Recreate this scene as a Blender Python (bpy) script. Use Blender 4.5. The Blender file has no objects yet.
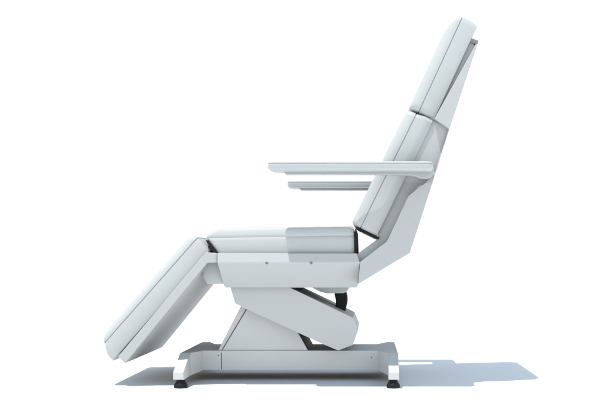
import bpy, bmesh, math
from mathutils import Vector

S = bpy.context.scene
C = S.collection
R = math.radians

# ------------------------------------------------------------------ camera
UNIT = 1 / 280.0          # one measuring unit of the side elevation in metres
D = 3.1                   # camera to the plane of the near levelling feet
VX, VY = 367.0, 259.5     # where the lens axis meets the elevation
CAMZ = (388.7 - VY) * UNIT
cam = bpy.data.cameras.new('camera')
cam_o = bpy.data.objects.new('camera', cam)
C.objects.link(cam_o)
cam_o.location = (0, -D, CAMZ)
cam_o.rotation_euler = (R(90), 0, 0)
cam.sensor_width = 36
cam.lens = 36 * (D / UNIT) / 600
cam.shift_x = (300 - VX) / 600
cam.shift_y = (VY - 210) / 600
cam.clip_end = 5000
S.camera = cam_o

# ------------------------------------------------------------------ light
sun_dir = Vector((0.205, 0.155, -1)).normalized()
sun_el = math.asin(-sun_dir.z)
sun_az = math.atan2(-sun_dir.x, -sun_dir.y)
sun = bpy.data.lights.new('sun', 'SUN')
sun.energy = 3.9
sun.angle = R(0.5)
sun.color = (1.0, 0.975, 0.94)
sun_o = bpy.data.objects.new('sun', sun)
C.objects.link(sun_o)
sun_o.rotation_euler = sun_dir.to_track_quat('-Z', 'Y').to_euler()
sun_o.location = (-3, -2, 12)

w = bpy.data.worlds.new('World')
S.world = w
w.use_nodes = True
nt = w.node_tree
nt.nodes.clear()
# a soft studio sky: bright white behind the chair low down, pale blue overhead, dimmer behind the photographer
wtc = nt.nodes.new('ShaderNodeTexCoord')
wsp = nt.nodes.new('ShaderNodeSeparateXYZ')
nt.links.new(wtc.outputs['Generated'], wsp.inputs[0])


def wramp(sock, a, b):
    r = nt.nodes.new('ShaderNodeMapRange')
    r.interpolation_type = 'SMOOTHSTEP'
    r.inputs['From Min'].default_value = a
    r.inputs['From Max'].default_value = b
    nt.links.new(sock, r.inputs['Value'])
    return r.outputs[0]


def wmix(f, ca, cb):
    m = nt.nodes.new('ShaderNodeMix')
    m.data_type = 'RGBA'
    nt.links.new(f, m.inputs[0])
    for c, i in ((ca, 6), (cb, 7)):
        if isinstance(c, tuple):
            m.inputs[i].default_value = c + (1,)
        else:
            nt.links.new(c, m.inputs[i])
    return m.outputs[2]


low = wmix(wramp(wsp.outputs['Y'], 0.0, 0.7), (0.88, 0.91, 0.895), (1.08, 1.08, 1.08))
dome_col = wmix(wramp(wsp.outputs['Z'], 0.40, 0.64), low, (0.54, 0.72, 0.94))
bg = nt.nodes.new('ShaderNodeBackground')
bg.inputs['Strength'].default_value = 1.0
wo = nt.nodes.new('ShaderNodeOutputWorld')
nt.links.new(dome_col, bg.inputs['Color'])
nt.links.new(bg.outputs[0], wo.inputs['Surface'])

S.view_settings.view_transform = 'Standard'
S.view_settings.look = 'None'
S.view_settings.gamma = 1
S.view_settings.exposure = 0.0
S.render.engine = 'CYCLES'
S.cycles.max_bounces = 8
S.cycles.diffuse_bounces = 1


# ------------------------------------------------------------------ materials
def mat(name, col, rough=0.45, var=0.03, bump=0.0, scale=60.0, spec=0.5, coat=0.0):
    m = bpy.data.materials.new(name)
    m.use_nodes = True
    n = m.node_tree
    b = n.nodes['Principled BSDF']
    tc = n.nodes.new('ShaderNodeTexCoord')
    no = n.nodes.new('ShaderNodeTexNoise')
    no.inputs['Scale'].default_value = 7.0
    no.inputs['Detail'].default_value = 5.0
    n.links.new(tc.outputs['Object'], no.inputs['Vector'])
    cr = n.nodes.new('ShaderNodeMapRange')
    cr.inputs['To Min'].default_value = 1 - var
    cr.inputs['To Max'].default_value = 1 + var
    n.links.new(no.outputs['Fac'], cr.inputs['Value'])
    mx = n.nodes.new('ShaderNodeVectorMath')
    mx.operation = 'SCALE'
    mx.inputs[0].default_value = col
    n.links.new(cr.outputs[0], mx.inputs['Scale'])
    n.links.new(mx.outputs[0], b.inputs['Base Color'])
    b.inputs['Roughness'].default_value = rough
    b.inputs['Specular IOR Level'].default_value = spec
    b.inputs['Coat Weight'].default_value = coat
    if bump:
        n2 = n.nodes.new('ShaderNodeTexNoise')
        n2.inputs['Scale'].default_value = scale
        n2.inputs['Detail'].default_value = 4.0
        n.links.new(tc.outputs['Object'], n2.inputs['Vector'])
        bp = n.nodes.new('ShaderNodeBump')
        bp.inputs['Strength'].default_value = bump
        bp.inputs['Distance'].default_value = 0.002
        n.links.new(n2.outputs['Fac'], bp.inputs['Height'])
        n.links.new(bp.outputs['Normal'], b.inputs['Normal'])
    return m


M_PAINT = mat('light_grey_paint', (0.505, 0.519, 0.518), 0.55, 0.02, 0.05, 400, spec=.06)
M_UPH = mat('white_upholstery', (0.485, 0.500, 0.496), 0.5, 0.02, 0.12, 260, spec=.15)
M_SHELL = mat('white_shell_plastic', (0.47, 0.482, 0.48), 0.5, 0.02, spec=.1)
M_STEEL = mat('base_paint', (0.59, 0.603, 0.60), 0.6, 0.03, 0.05, 400, spec=.05)
M_CAP = mat('grey_cap', (0.20, 0.205, 0.21), 0.5, 0.05)
M_BLACK = mat('black_rubber', (0.009, 0.0095, 0.010), 0.6, 0.2, 0.2, 300, spec=.25)
M_DARK = mat('dark_joint', (0.035, 0.038, 0.042), 0.6, 0.1)
M_SCREW = mat('screw_metal', (0.16, 0.165, 0.17), 0.35, 0.1)
M_GROUND = mat('white_ground', (0.88, 0.88, 0.875), 0.9, 0.004, spec=0.0)

# ------------------------------------------------------------------ helpers
YC = 0.33
ROOT = Vector((-81 * UNIT, YC, 0))


def sc(Y):
    return D / (D + Y)


def U(px, py, Y):
    """elevation measure taken at depth Y -> metres"""
    s = sc(Y)
    return ((px - VX) * UNIT / s, CAMZ + (VY - py) * UNIT / s)


def finish(name, bm, m, parent, sharp=35, bevel=0.0, seg=3):
    bmesh.ops.recalc_face_normals(bm, faces=bm.faces)
    for f in bm.faces:
        f.smooth = True
    for e in bm.edges:
        if len(e.link_faces) == 2 and e.calc_face_angle(0) > R(sharp):
            e.smooth = False
    # every part gets its origin at its own centre
    lo = Vector([min(v.co[i] for v in bm.verts) for i in range(3)])
    hi = Vector([max(v.co[i] for v in bm.verts) for i in range(3)])
    c = (lo + hi) / 2
    for v in bm.verts:
        v.co -= c
    me = bpy.data.meshes.new(name)
    bm.to_mesh(me)
    bm.free()
    o = bpy.data.objects.new(name, me)
    C.objects.link(o)
    me.materials.append(m)
    wp = c
    p = parent
    while p is not None:
        wp = wp - p.location
        p = p.parent
    o.parent = parent
    o.location = wp
    if bevel:
        b = o.modifiers.new('bevel', 'BEVEL')
        b.width = bevel
        b.segments = seg
        b.limit_method = 'ANGLE'
        b.angle_limit = R(28)
        b.harden_normals = True
    return o


def add_loft(bm, rings):
    rv = [[bm.verts.new(p) for p in r] for r in rings]
    n = len(rv[0])
    for a, b in zip(rv, rv[1:]):
        for i in range(n):
            j = (i + 1) % n
            bm.faces.new((a[i], a[j], b[j], b[i]))
    f1 = bm.faces.new(rv[0][::-1])
    f2 = bm.faces.new(rv[-1])
    return f1, f2


def slab(name, pts, y0, y1, m, parent, bevel=0.003, yref=None, seg=3):
    """outline measured at depth yref, real thickness y0..y1"""
    yr = y0 if yref is None else yref
    xz = [U(px, py, yr) for px, py in pts]
    bm = bmesh.new()
    add_loft(bm, [[(x, y0, z) for x, z in xz], [(x, y1, z) for x, z in xz]])
    return finish(name, bm, m, parent, bevel=bevel, seg=seg)


def rrect(a0, a1, b0, b1, r, n=6):
    r = max(1e-4, min(r, (a1 - a0) / 2.01, (b1 - b0) / 2.01))
    out = []
    for cx, cy, t0 in ((a1 - r, b1 - r, 0), (a0 + r, b1 - r, 90), (a0 + r, b0 + r, 180), (a1 - r, b0 + r, 270)):
        for k in range(n + 1):
            t = R(t0 + 90 * k / n)
            out.append((cx + r * math.cos(t), cy + r * math.sin(t)))
    return out


def pad(name, p0, p1, flip, levels, y0, y1, m, parent, r=0.02, crown=0.0):
    """upholstered pad: p0->p1 is its seam line in elevation, levels are
    (height over the seam, inset at p0, inset at p1, inset at the sides) in units"""
    x0, z0 = U(*p0, y0)
    x1, z1 = U(*p1, y0)
    k = UNIT / sc(y0)
    a = Vector((x1 - x0, 0, z1 - z0))
    L = a.length
    a.normalize()
    n = Vector((-a.z, 0, a.x)) * (1 if not flip else -1)
    O = Vector((x0, 0, z0))
    bm = bmesh.new()
    rings = []
    for t, i0, i1, iw in levels:
        ring = rrect(i0 * k, L - i1 * k, y0 + iw * k, y1 - iw * k, r)
        rings.append([tuple(O + a * u + n * (t * k) + Vector((0, v, 0))) for u, v in ring])
    f1, f2 = add_loft(bm, rings)
    return finish(name, bm, m, parent, sharp=50)


def dome(T1, i0, i1, iw, n=9, crown=0.0):
    out = []
    for k in range(1, n + 1):
        ph = R(90 * k / n)
        t = math.sin(ph) * T1
        q = 1 - math.cos(ph)
        out.append((t, i0 * q, i1 * q, iw * q))
    return out


def seam(iw=.85):
    return [(-0.6, 0, 0, 0), (-0.25, .5 * iw, .5 * iw, .8 * iw), (0.0, .7 * iw, .7 * iw, iw), (0.25, .5 * iw, .5 * iw, .8 * iw)]


def cyl(name, c, ax, r, h, m, parent, n=28, prof=None):
    """lathe about axis ax through c: prof list of (height, radius)"""
    prof = prof or [(0, r * .9), (h * .1, r), (h * .9, r), (h, r * .9)]
    ax = Vector(ax).normalized()
    t = Vector((0, 0, 1)) if abs(ax.z) < .9 else Vector((1, 0, 0))
    u = ax.cross(t).normalized()
    v = ax.cross(u)
    bm = bmesh.new()
    add_loft(bm, [[tuple(Vector(c) + ax * hh + u * (rr * math.cos(2 * math.pi * i / n)) + v * (rr * math.sin(2 * math.pi * i / n))) for i in range(n)] for hh, rr in prof])
    return finish(name, bm, m, parent)


def mir(y):
    return 2 * YC - y


# ------------------------------------------------------------------ ground
bm = bmesh.new()
vs = [bm.verts.new(p) for p in ((-2000, -2000, 0), (2000, -2000, 0), (2000, 2000, 0), (-2000, 2000, 0))]
bm.faces.new(vs)
g = finish('ground', bm, M_GROUND, None)
g['kind'] = 'structure'

# ------------------------------------------------------------------ the chair
root = bpy.data.objects.new('treatment_chair', None)
root.location = ROOT
C.objects.link(root)
root.empty_display_size = 0.2
root['label'] = 'white padded treatment chair with raised back, lowered leg rest and grey base on black feet'
root['category'] = 'chair'

# --- base frame: a flat beam between two cross bars, bars sloping down at their ends
ZT, ZM, ZB = -97.0, -113.0, -120.8


def base_ring(e, zbar, zbeam):
    e1 = mir(e)
    P = [(-194, e, 0), (-183.5, e, 0), (-183.5, .125, 0), (-174, .20, 1), (11.7, .20, 1), (21.7, .125, 0),
         (21.7, e, 0), (32.2, e, 0), (32.2, e1, 0), (21.7, e1, 0), (21.7, mir(.125), 0), (11.7, mir(.20), 1),
         (-174, mir(.20), 1), (-183.5, mir(.125), 0), (-183.5, e1, 0), (-194, e1, 0)]
    return [(x * UNIT, y, CAMZ + (zbeam if b else zbar) * UNIT) for x, y, b in P]


bm = bmesh.new()
f1, f2 = add_loft(bm, [base_ring(.008, ZB, -117.8), base_ring(0, ZB + 1, -117.0), base_ring(0, ZM, -112.5), base_ring(.115, ZT, ZT)])
bmesh.ops.triangulate(bm, faces=[f1, f2])
base = finish('base_frame', bm, M_STEEL, root, sharp=20, bevel=0.0018, seg=2)

for X in (-187.6, 26.4):
    for Y in (.022, mir(.022)):
        z = 0.0
        cyl('rubber_foot', (X * UNIT, Y, 0), (0, 0, 1), .02, .02, M_BLACK, base,
            prof=[(0.0005, .021), (.002, .0245), (.010, .0245), (.0175, .020), (.022, .0165), (.0262, .016)])
# panel joint and screws on the beam
jx, _ = U(221.5, 350, .198)
slab('panel_joint', [(221.2, 352.6), (221.8, 352.6), (221.8, 369.3), (221.2, 369.3)], .1985, .203, M_DARK, base, bevel=0)
for px, py in ((218.6, 355.6), (371.5, 357.4)):
    x, z = U(px, py, .199)
    cyl('screw', (x, .201, z), (0, -1, 0), .0028, .0022, M_SCREW, base, n=16)

# --- column
col = slab('column', [(217.6, 351.2), (243, 302), (292, 322), (308.5, 351.2)], .206, mir(.206), M_STEEL, root, bevel=.002)
for v in col.data.vertices:
    pass
slab('panel_joint', [(246.4, 308.5), (247.1, 308.9), (222.3, 350.4), (221.5, 350.4)], .2045, .209, M_DARK, col, bevel=0)
slab('rear_cover', [(292, 321.5), (297.5, 331.2), (308.6, 350.9), (309.4, 350.9), (293, 321.5)], .209, mir(.209), M_BLACK, col, bevel=.0005)

# --- swing arm
arm_y = .145
swing = slab('lift_arm', [(229, 283), (235, 303.5), (246, 309), (297, 332.3), (321.5, 343.6), (338.3, 350.6), (353, 345), (358.3, 330),
                          (353.2, 317.8), (284, 284.6)], arm_y, mir(arm_y), M_PAINT, root, bevel=.002)

# --- seat frame: bevelled rim over an inward-sloping skirt
def frame_ring(py, x0, x1, Y):
    xa, z = U(x0, py, Y)
    xb, _ = U(x1, py, Y)
    return [(xa, Y, z), (xb, Y, z), (xb, mir(Y), z), (xa, mir(Y), z)]


bm = bmesh.new()
add_loft(bm, [frame_ring(287.6, 225.5, 356.5, .115), frame_ring(284, 223.4, 358.2, .10), frame_ring(262.6, 217.3, 360.0, .030),
              frame_ring(253.2, 217.3, 356.6, .039)])
seatf = finish('seat_frame', bm, M_SHELL, root, sharp=10, bevel=.0022)
slab('flange', [(222.5, 280), (223.6, 285), (226, 287.6), (232, 287.6), (232, 280)], .125, mir(.125), M_PAINT, seatf, bevel=.001)
slab('actuator_mount', [(309, 286), (313, 288.2), (320, 291.8), (327, 293.6), (344, 293.2), (347.5, 291), (349, 287), (352, 285)], .2, mir(.2), M_SHELL, seatf, bevel=.004)
for px in (266.7, 311.2):
    x, z = U(px, 262.3, .03)
    cyl('screw', (x, .036, z - .001), (0, -1, -.35), .0052, .0060, M_SCREW, seatf, n=20)

act = slab('actuator_rod', [(333.8, 291), (345.8, 291), (347.3, 297), (347.4, 302), (344.8, 314), (335.2, 309), (335.8, 302), (335, 297)], .285, mir(.285), M_BLACK, root, bevel=.006, yref=.285)

# --- seat cushion
lv = [(-18.2, 10.5, 0, 1), (-17.6, 10, 0, 0), (-10, 6, 0, -.6), (-3.5, 1.5, 0, -.6)] + seam(.4) + [(0.6, 0, 0, 0)] + [(t + .6, a, b, c) for t, a, b, c in dome(9.2, 24, 3.5, 4)]
pad('seat_cushion', (206, 237.6), (354.6, 235.4), False, lv, .060, mir(.060), M_UPH, root)
slab('end_plate', [(355.0, 228.5), (356.6, 230), (357.4, 252.8), (355.0, 252.8)], .064, mir(.064), M_BLACK, root, bevel=.0008)
slab('hinge_gasket', [(205.3, 240), (207.3, 240.2), (217.2, 252), (216.0, 253.4), (213.2, 252.8)], .052, mir(.052), M_BLACK, root, bevel=.0015)

# --- back shell
def shell(name, st, ya, yb):
    bm = bmesh.new()
    rings = []
    for e2, e1, b, y2, y1 in st:
        p2, p1, pb = U(*e2, y2), U(*e1, y1), U(*b, y1)
        q1 = (p1[0] - .0015, p1[1] + .0008)
        rings.append([(p2[0], y2, p2[1]), (q1[0], y2 - .004, q1[1]), (p1[0], y1, p1[1]), (pb[0], y1, pb[1]),
                      (pb[0], mir(y1), pb[1]), (p1[0], mir(y1), p1[1]), (q1[0], mir(y2 - .004), q1[1]), (p2[0], mir(y2), p2[1])])
    f = add_loft(bm, rings)
    return finish(name, bm, M_SHELL, root, sharp=8, bevel=.0018, seg=2)


back = shell('back_shell', [
    ((356.5, 254.6), (360.2, 261.8), (358.2, 284.2), .056, .031),
    ((376.2, 240.0), (387, 241.3), (409.8, 252.9), .078, .030),
    ((394.2, 194.5), (408.5, 196), (428.2, 196), .078, .030),
    ((397.0, 188.5), (416, 189.8), (430.2, 190), .078, .030),
    ((400.2, 181.7), (426, 182.5), (432.4, 183), .078, .030),
    ((407, 167), (436.4, 170.0), (437.2, 168), .066, .038),
    ((429, 118.0), (448.4, 128.8), (449.0, 130.2), .068, .056)], 0, 0)
head = shell('head_shell', [
    ((429, 117.0), (434.6, 118.8), (449.4, 129.0), .074, .036),
    ((468, 37.6), (476.2, 43.9), (477.6, 43.9), .076, .045)], 0, 0)
slab('top_cap', [(468.5, 37.0), (478.6, 40.6), (477.4, 44.4), (467.5, 41.0)], .063, mir(.063), M_CAP, head, bevel=.001)

# --- back cushion, headrest cushion
lv = [(-18.4, 0, -1.2, 1), (-17.6, 0, -2.6, 0), (-9, 0, -1.6, -.8)] + seam() + [(0.6, 0, 0, 0)] + [(t + .6, a, b, c) for t, a, b, c in dome(9.8, 3, 1.2, 8)]
pad('back_cushion', (360.3, 228.3), (416.9, 112.9), False, lv, .060, mir(.060), M_UPH, root)
lv = [(-17.4, .2, 3.5, 1), (-16.8, -.4, 2, 0), (-9, -.5, .4, -.8)] + seam() + [(0.6, 0, 0, 0)] + [(t + .6, a, b, c) for t, a, b, c in dome(10.0, 1.4, 27, 8)]
pad('headrest_cushion', (418.9, 111.6), (463.2, 15.3), False, lv, .060, mir(.060), M_UPH, root, r=.024)
slab('hinge_gasket', [(356.2, 227.2), (379.4, 237.4), (378.6, 239.6), (356, 228.6)], .066, .15, M_BLACK, root, bevel=.0008)

# --- leg rest
leg_board = slab('leg_rest_board', [(117.8, 357.0), (125, 363.6), (207.3, 262.9), (217.1, 262.7), (217.1, 253.2), (206.0, 252.2)],
                 .045, mir(.045), M_SHELL, root, bevel=.003)
lv = [(-18.2, -6.4, 1, 1), (-17.5, -7.6, 0, 0), (-10, -6.6, -1, -.6), (-3, -2.2, 0, -.3)] + seam() + [(0.6, 0, 0, 0)] + [(t + .6, a, b, c) for t, a, b, c in dome(8.2, 22, 14, 9)]
pad('leg_rest_cushion', (103.4, 344.2), (197.4, 237.8), False, lv, .064, mir(.064), M_UPH, root)
slab('leg_rest_hinge', [(203.5, 268), (208, 262.0), (217.8, 262.0), (224.6, 284.2), (207, 284.2), (203, 276)], .10, mir(.10), M_PAINT, root, bevel=.002)

# --- armrests
def armrest(side):
    """side 0 near, 1 far: the far one is the mirror image across the chair"""
    f = (lambda y: y) if side == 0 else (lambda y: mir(y) + .05)
    ys = sorted((f(-.070), f(.034)))
    ps = (-.012, .030) if side == 0 else (mir(.030) + .072, mir(-.012) + .066)

    def m_slab(name, pts, yy, m, parent, **k):
        return slab(name, pts, yy[0], yy[1], m, parent, yref=-.012, **k)
    a = m_slab('armrest', [(281.0, 168.6), (285.5, 174.3), (388, 174.3), (414, 175.2), (421, 178.0), (427.5, 178.4), (431.6, 176.6),
                           (434.2, 172.6), (434.4, 168), (432, 167.6), (430, 168.6)], ps, M_SHELL, root, bevel=.0022)
    # pivot joining the arm to the back shell
    pv = (.026, .060) if side == 0 else (mir(.060), mir(.026) + .08)
    m_slab('pivot_block', [(404, 170), (433.5, 169), (433.6, 172.6), (430.6, 176.2), (427, 177.8), (421, 177.4), (412, 174.6), (404, 173.4)], pv, M_SHELL, a, bevel=.0015)
    # pad on top, elevation measures taken on its near face
    lv = [(-6.9, 3.6, 1.5, 1.8), (-6.1, 1.6, .6, .4), (-4.6, .3, 0, 0), (-1, 0, 0, 0)] + seam(.6) + [(.6, 0, 0, 0)] + [(t + .6, p, q, s) for t, p, q, s in dome(1.7, 3, 3, 3, n=6)]
    if side == 0:
        pad('arm_pad', (267.3, 163.2), (433.4, 163.2), False, lv, ys[0], ys[1], M_UPH, a)
    else:
        s = sc(-.070)
        # the same pad, carried to the far side at the same real size
        k = sc(ys[0]) / s
        q = lambda px, py: (VX + (px - VX) * k, VY + (py - VY) * k)
        lv2 = [(t, a0, b0, c0) for t, a0, b0, c0 in lv]
        kk = k
        lv2 = [(t * kk, a0 * kk, b0 * kk, c0 * kk) for t, a0, b0, c0 in lv]
        pad('arm_pad', q(267.3, 163.2), q(433.4, 163.2), False, lv2, ys[0], ys[1], M_UPH, a)
    return a


a0 = armrest(0)
a1 = armrest(1)
a0['label'] = 'near armrest with white pad'
a1['label'] = 'far armrest with white pad'
